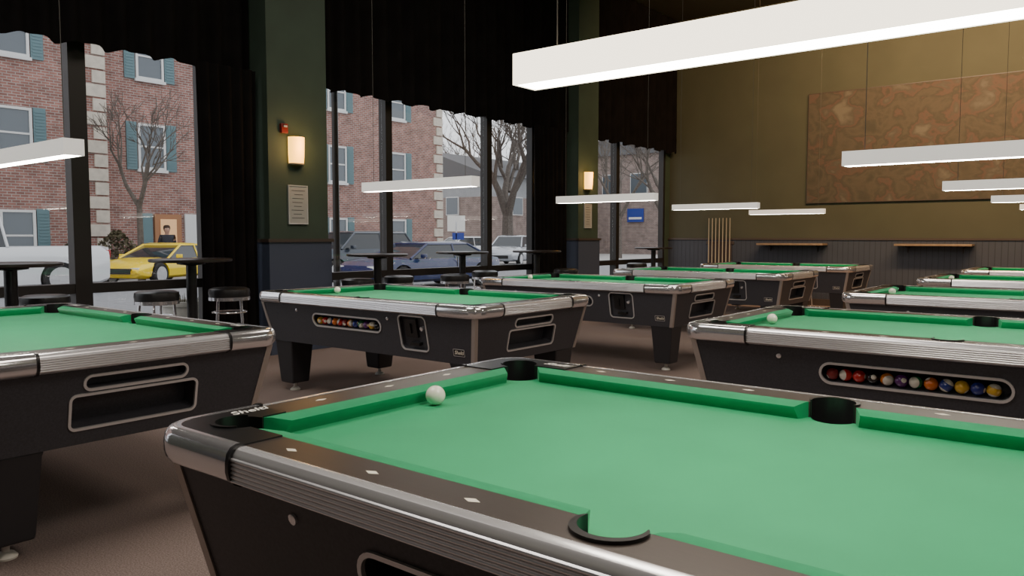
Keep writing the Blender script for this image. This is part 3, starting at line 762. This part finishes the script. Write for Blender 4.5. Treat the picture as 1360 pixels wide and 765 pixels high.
# ---------------------------------------------------------------- cars
def make_car(name, label, cat, loc, heading, L, W, H, belt, nose, paint, cab, wr=.32, axle=(.31, .30), pickup=False, tailh=None):
    r = empty(name, (loc[0], loc[1], -.15), heading); w = W/2; tailh = tailh or belt
    cb0, cb1, ct0, ct1 = cab
    secs = [(-L/2, .42, tailh-.12, .80), (-L/2+.06, .30, tailh-.03, .90), (-L/2+.35, .22, tailh, .98), (cb0, .20, (tailh+belt)/2, 1), (0, .20, belt, 1), (cb1, .20, belt-.01, 1), (L/2-.75, .2, (belt+nose)/2+.05, .99), (L/2-.3, .22, nose+.02, .94), (L/2-.07, .26, nose-.08, .84), (L/2, .38, nose-.22, .74)]
    rings = []
    for x, zb, zt, wf in secs:
        ww = w*wf; half = [(ww*.80, zb), (ww*.97, zb+.08), (ww, zb+(zt-zb)*.45), (ww*.985, zb+(zt-zb)*.75), (ww*.90, zt-.03), (ww*.5, zt+.012)]
        rings.append([Vector((x, a, z)) for a, z in half]+[Vector((x, -a, z)) for a, z in half[::-1]])
    b = MB(); b.loft(rings); ax = [-L/2+L*axle[0]*.62, L/2-L*axle[1]*.62]; me = b.mesh('a', 30)
    my = matrix((0, 0, 0), (1, 0, 0), (0, 0, 1), (0, -1, 0))
    for x in ax:
        for s in (-1, 1):
            c = MB(); c.lathe([(wr*1.16, -.16), (wr*1.16, .16)], 28, Matrix.Translation((x, s*(w-.06), wr)) @ my); me = boolean(me, c.mesh('b'), 32)
    if pickup: c = MB(); c.box(((-L/2+cb0)/2+.02, 0, 1.05), (cb0+L/2-.14, W-.28, .9)); me = boolean(me, c.mesh('b'), 32)
    link(me, 'car_body', paint, r)
    tz = H-.06
    bot = [(cb0, -.90), (cb1, -.90), (cb1, .90), (cb0, .90)]; top = [(ct0, -.70), (ct1, -.70), (ct1, .70), (ct0, .70)]
    k = MB(); k.loft([[Vector((x, y_*w, belt-.03)) for x, y_ in bot], [Vector((x, y_*w, tz)) for x, y_ in top]]); k.build('car_windows', M['cglass'], r)
    k = MB(); k.loft([[Vector((x+(e if x > (ct0+ct1)/2 else -e), y_*w*s, z)) for x, y_ in top] for e, s, z in ((.03, 1.05, tz-.02), (.02, 1.02, tz+.02), (-.15, .82, H))]); k.build('roof', paint, r, angle=50)
    for i in range(4):
        k = MB(); k.tube([(bot[i][0], bot[i][1]*w, belt-.03), (top[i][0], top[i][1]*w, tz)], .035, 6); k.build('pillar', paint, r)
    for s in (-1, 1):
        xm = (cb0+cb1)/2-.1; k = MB(); k.tube([(xm, s*.905*w, belt-.03), (xm-.03, s*.71*w, tz)], .028, 6); k.build('pillar', paint, r)
        k = MB(); k.box((cb1-.35, s*(w+.06), belt+.04), (.12, .16, .11)); k.build('mirror', paint, r, bevel=.02)
        k = MB(); k.box((L/2-.16, s*w*.62, nose-.14), (.20, w*.32, .12)); k.build('headlight', M['light'], r, bevel=.02)
        k = MB(); k.box((-L/2+.07, s*w*.74, tailh-.22), (.14, w*.22, .2)); k.build('tail_light', M['tail'], r, bevel=.02)
        k = MB(); k.box((xm, s*w*.995, (belt+.3)/2+.05), (.012, .02, belt-.42)); k.build('door_seam', M['casting'], r)
    k = MB(); k.box((L/2-.03, 0, .44), (.12, w*1.1, .16)); k.build('grille', M['casting'], r, bevel=.02)
    for x in ax:
        for s in (-1, 1):
            mm = Matrix.Translation((x, s*(w-.09), wr)) @ my
            k = MB(); k.lathe([(wr*.66, -.10), (wr*.93, -.10), (wr, -.07), (wr, .07), (wr*.93, .10), (wr*.66, .10)], 28, mm); wh = k.build('wheel', M['tire'], r)
            k = MB(); k.lathe([(wr*.70, -.104), (wr*.70, .104)], 24, mm)
            k.lathe([(wr*.18, -.112), (wr*.18, .112)], 12, mm)
            for j in range(5):
                k.box((wr*.36, 0, 0), (wr*.62, wr*.16, .222), mm @ Matrix.Rotation(j*2*PI/5, 4, 'Z'))
            k.build('rim', M['steel'], wh)
    tag(r, label, cat); return r
make_car('yellow_car', 'bright yellow compact car parked before the brick building', 'car', (-23.3, on_x(216, -23.3)), R(-62), 4.4, 1.78, 1.23, .80, .62, M['yellow'], (-1.95, .95, -.80, .05), .33)
make_car('pickup_truck', 'white pickup truck at the left edge outside the window', 'truck', (-21.2, on_x(130, -21.2)-2.85), R(-90), 5.6, 1.95, 2.0, 1.20, 1.10, M['cwhite'], (-.45, 1.45, -.35, .85), .40, axle=(.36, .30), pickup=True, tailh=1.20)
make_car('blue_sedan', 'dark blue sedan parked across the middle window', 'car', (-15.6, (on_x(466, -15.6)+on_x(640, -15.6))/2), R(-90), 5.0, 1.80, 1.28, .86, .74, M['blue'], (-2.0, 1.25, -1.15, .45), .32)
make_car('slate_suv', 'slate blue sport utility car behind the dark blue sedan', 'car', (-20.2, on_x(462, -20.2)+.2), R(-90), 4.5, 1.85, 1.60, 1.05, .98, M['slate'], (-2.05, 1.15, -1.75, .45), .35)
x, y = fd(681, 40); make_car('silver_car', 'silver car facing the camera in front of the big bare tree', 'car', (x, y), R(-70), 4.4, 1.8, 1.5, .95, .85, M['silver'], (-1.9, 1.1, -1.5, .4), .33)
x, y = fd(612, 47); make_car('white_car', 'small distant white car left of the silver one', 'car', (x, y), R(-100), 4.2, 1.75, 1.45, .92, .82, M['cwhite'], (-1.8, 1.1, -1.4, .4), .32)

# ---------------------------------------------------------------- person by the entrance
def person(loc, rz, label):
    r = empty('person', loc, rz)
    J = dict(pel=(0, 0, .95, .13), wa=(0, 0, 1.12, .125), ch=(0, 0, 1.33, .15), nb=(0, 0, 1.47, .065), nk=(.01, 0, 1.54, .055), h1=(.03, 0, 1.62, .085), h2=(.02, 0, 1.70, .095), h3=(.01, 0, 1.76, .07))
    V = []; idx = {}; E = []
    def av(n, x, y_, z, rd): idx[n] = len(V); V.append((x, y_, z, rd))
    for n, v in J.items(): av(n, *v)
    for a, b in (('pel', 'wa'), ('wa', 'ch'), ('ch', 'nb'), ('nb', 'nk'), ('nk', 'h1'), ('h1', 'h2'), ('h2', 'h3')): E.append((a, b))
    for s, t in ((-1, 'l'), (1, 'r')):
        for n, v in (('hp', (0, s*.10, .90, .095)), ('kn', (.03, s*.11, .50, .06)), ('an', (-.02, s*.12, .09, .042)), ('to', (.14, s*.13, .035, .035)), ('sh', (0, s*.19, 1.42, .06)), ('el', (-.03, s*.25, 1.14, .045)), ('wr', (.10, s*.22, .93, .032)), ('ha', (.15, s*.21, .86, .032))): av(n+t, *v)
        E += [('pel', 'hp'+t), ('hp'+t, 'kn'+t), ('kn'+t, 'an'+t), ('an'+t, 'to'+t), ('ch', 'sh'+t), ('sh'+t, 'el'+t), ('el'+t, 'wr'+t), ('wr'+t, 'ha'+t)]
    def skin(name, m, keep, grow=0, sub=1):
        ks = [n for n in idx if n in keep]; mp = {n: i for i, n in enumerate(ks)}
        me = bpy.data.meshes.new(name); me.from_pydata([V[idx[n]][:3] for n in ks], [(mp[a], mp[b]) for a, b in E if a in mp and b in mp], [])
        o = bpy.data.objects.new(name, me); C.objects.link(o); o.modifiers.new('skin', 'SKIN')
        for n in ks:
            sv = me.skin_vertices[0].data[mp[n]]; rd = V[idx[n]][3]+grow; sv.radius = (rd, rd*1.15)
        me.skin_vertices[0].data[0].use_root = True
        md = o.modifiers.new('sub', 'SUBSURF'); md.levels = sub; md.render_levels = sub
        m2 = evaluated(o); bpy.data.objects.remove(o)
        return link(m2, name, m, r)
    skin('body', M['skin'], set(idx))
    skin('jacket', M['jacket'], {'pel', 'wa', 'ch', 'nb', 'shl', 'shr', 'ell', 'elr', 'wrl', 'wrr'}, .018)
    skin('trousers', M['jeans'], {'pel', 'hpl', 'hpr', 'knl', 'knr', 'anl', 'anr'}, .015)
    k = MB(); k.lathe([(.05, .10), (.10, .07), (.115, .0), (.10, -.08), (.07, -.14)], 16, c=(-.02, 0, 1.72)); k.build('hair', M['hair'], r)
    tag(r, label, 'person')
x = -26.0; person((x, on_x(222, x), -.15), R(-20), 'person in dark jacket standing behind the yellow car near the entrance')

# ---------------------------------------------------------------- light
wd = bpy.data.worlds.new('overcast'); S.world = wd; wd.use_nodes = True
nt = wd.node_tree; bg = nt.nodes['Background']; bg.inputs['Color'].default_value = (.93, .96, 1, 1); bg.inputs['Strength'].default_value = 1.7
def area(name, loc, target, size, energy, col, sy=None):
    l = bpy.data.lights.new(name, 'AREA'); l.energy = energy; l.color = col; l.size = size
    if sy: l.shape = 'RECTANGLE'; l.size_y = sy
    o = bpy.data.objects.new(name, l); C.objects.link(o); o.location = loc
    o.rotation_euler = (Vector(target)-Vector(loc)).to_track_quat('-Z', 'Y').to_euler(); return o
area('flare_glow_fill', (-1.2, 11.2, 5.3), (-1.4, 14.7, 3.5), 5.5, 600, (1, .64, .34), .4)  # added warm light imitating lens-flare glow on the far wall, no real fixture
area('room_fill', (1.5, 2.5, 5.5), (1.0, 2.8, 0), 3, 200, (1, .88, .76))  # this and the next two: added soft fill to lift the dark interior
area('room_fill', (-3.5, 1.0, 5.5), (-3.5, 1.6, 0), 3, 210, (1, .92, .84))
area('room_fill', (-3.0, 7.0, 5.5), (-3.0, 7.2, 0), 3, 170, (1, .86, .72))

cam = bpy.data.cameras.new('camera'); cam.sensor_width = 36; cam.lens = FPX/1360*36; cam.clip_end = 400
co = bpy.data.objects.new('camera', cam); C.objects.link(co); co.location = (0, 0, CAMZ); co.rotation_euler = (PI/2-PITCH, 0, HEAD)
S.camera = co
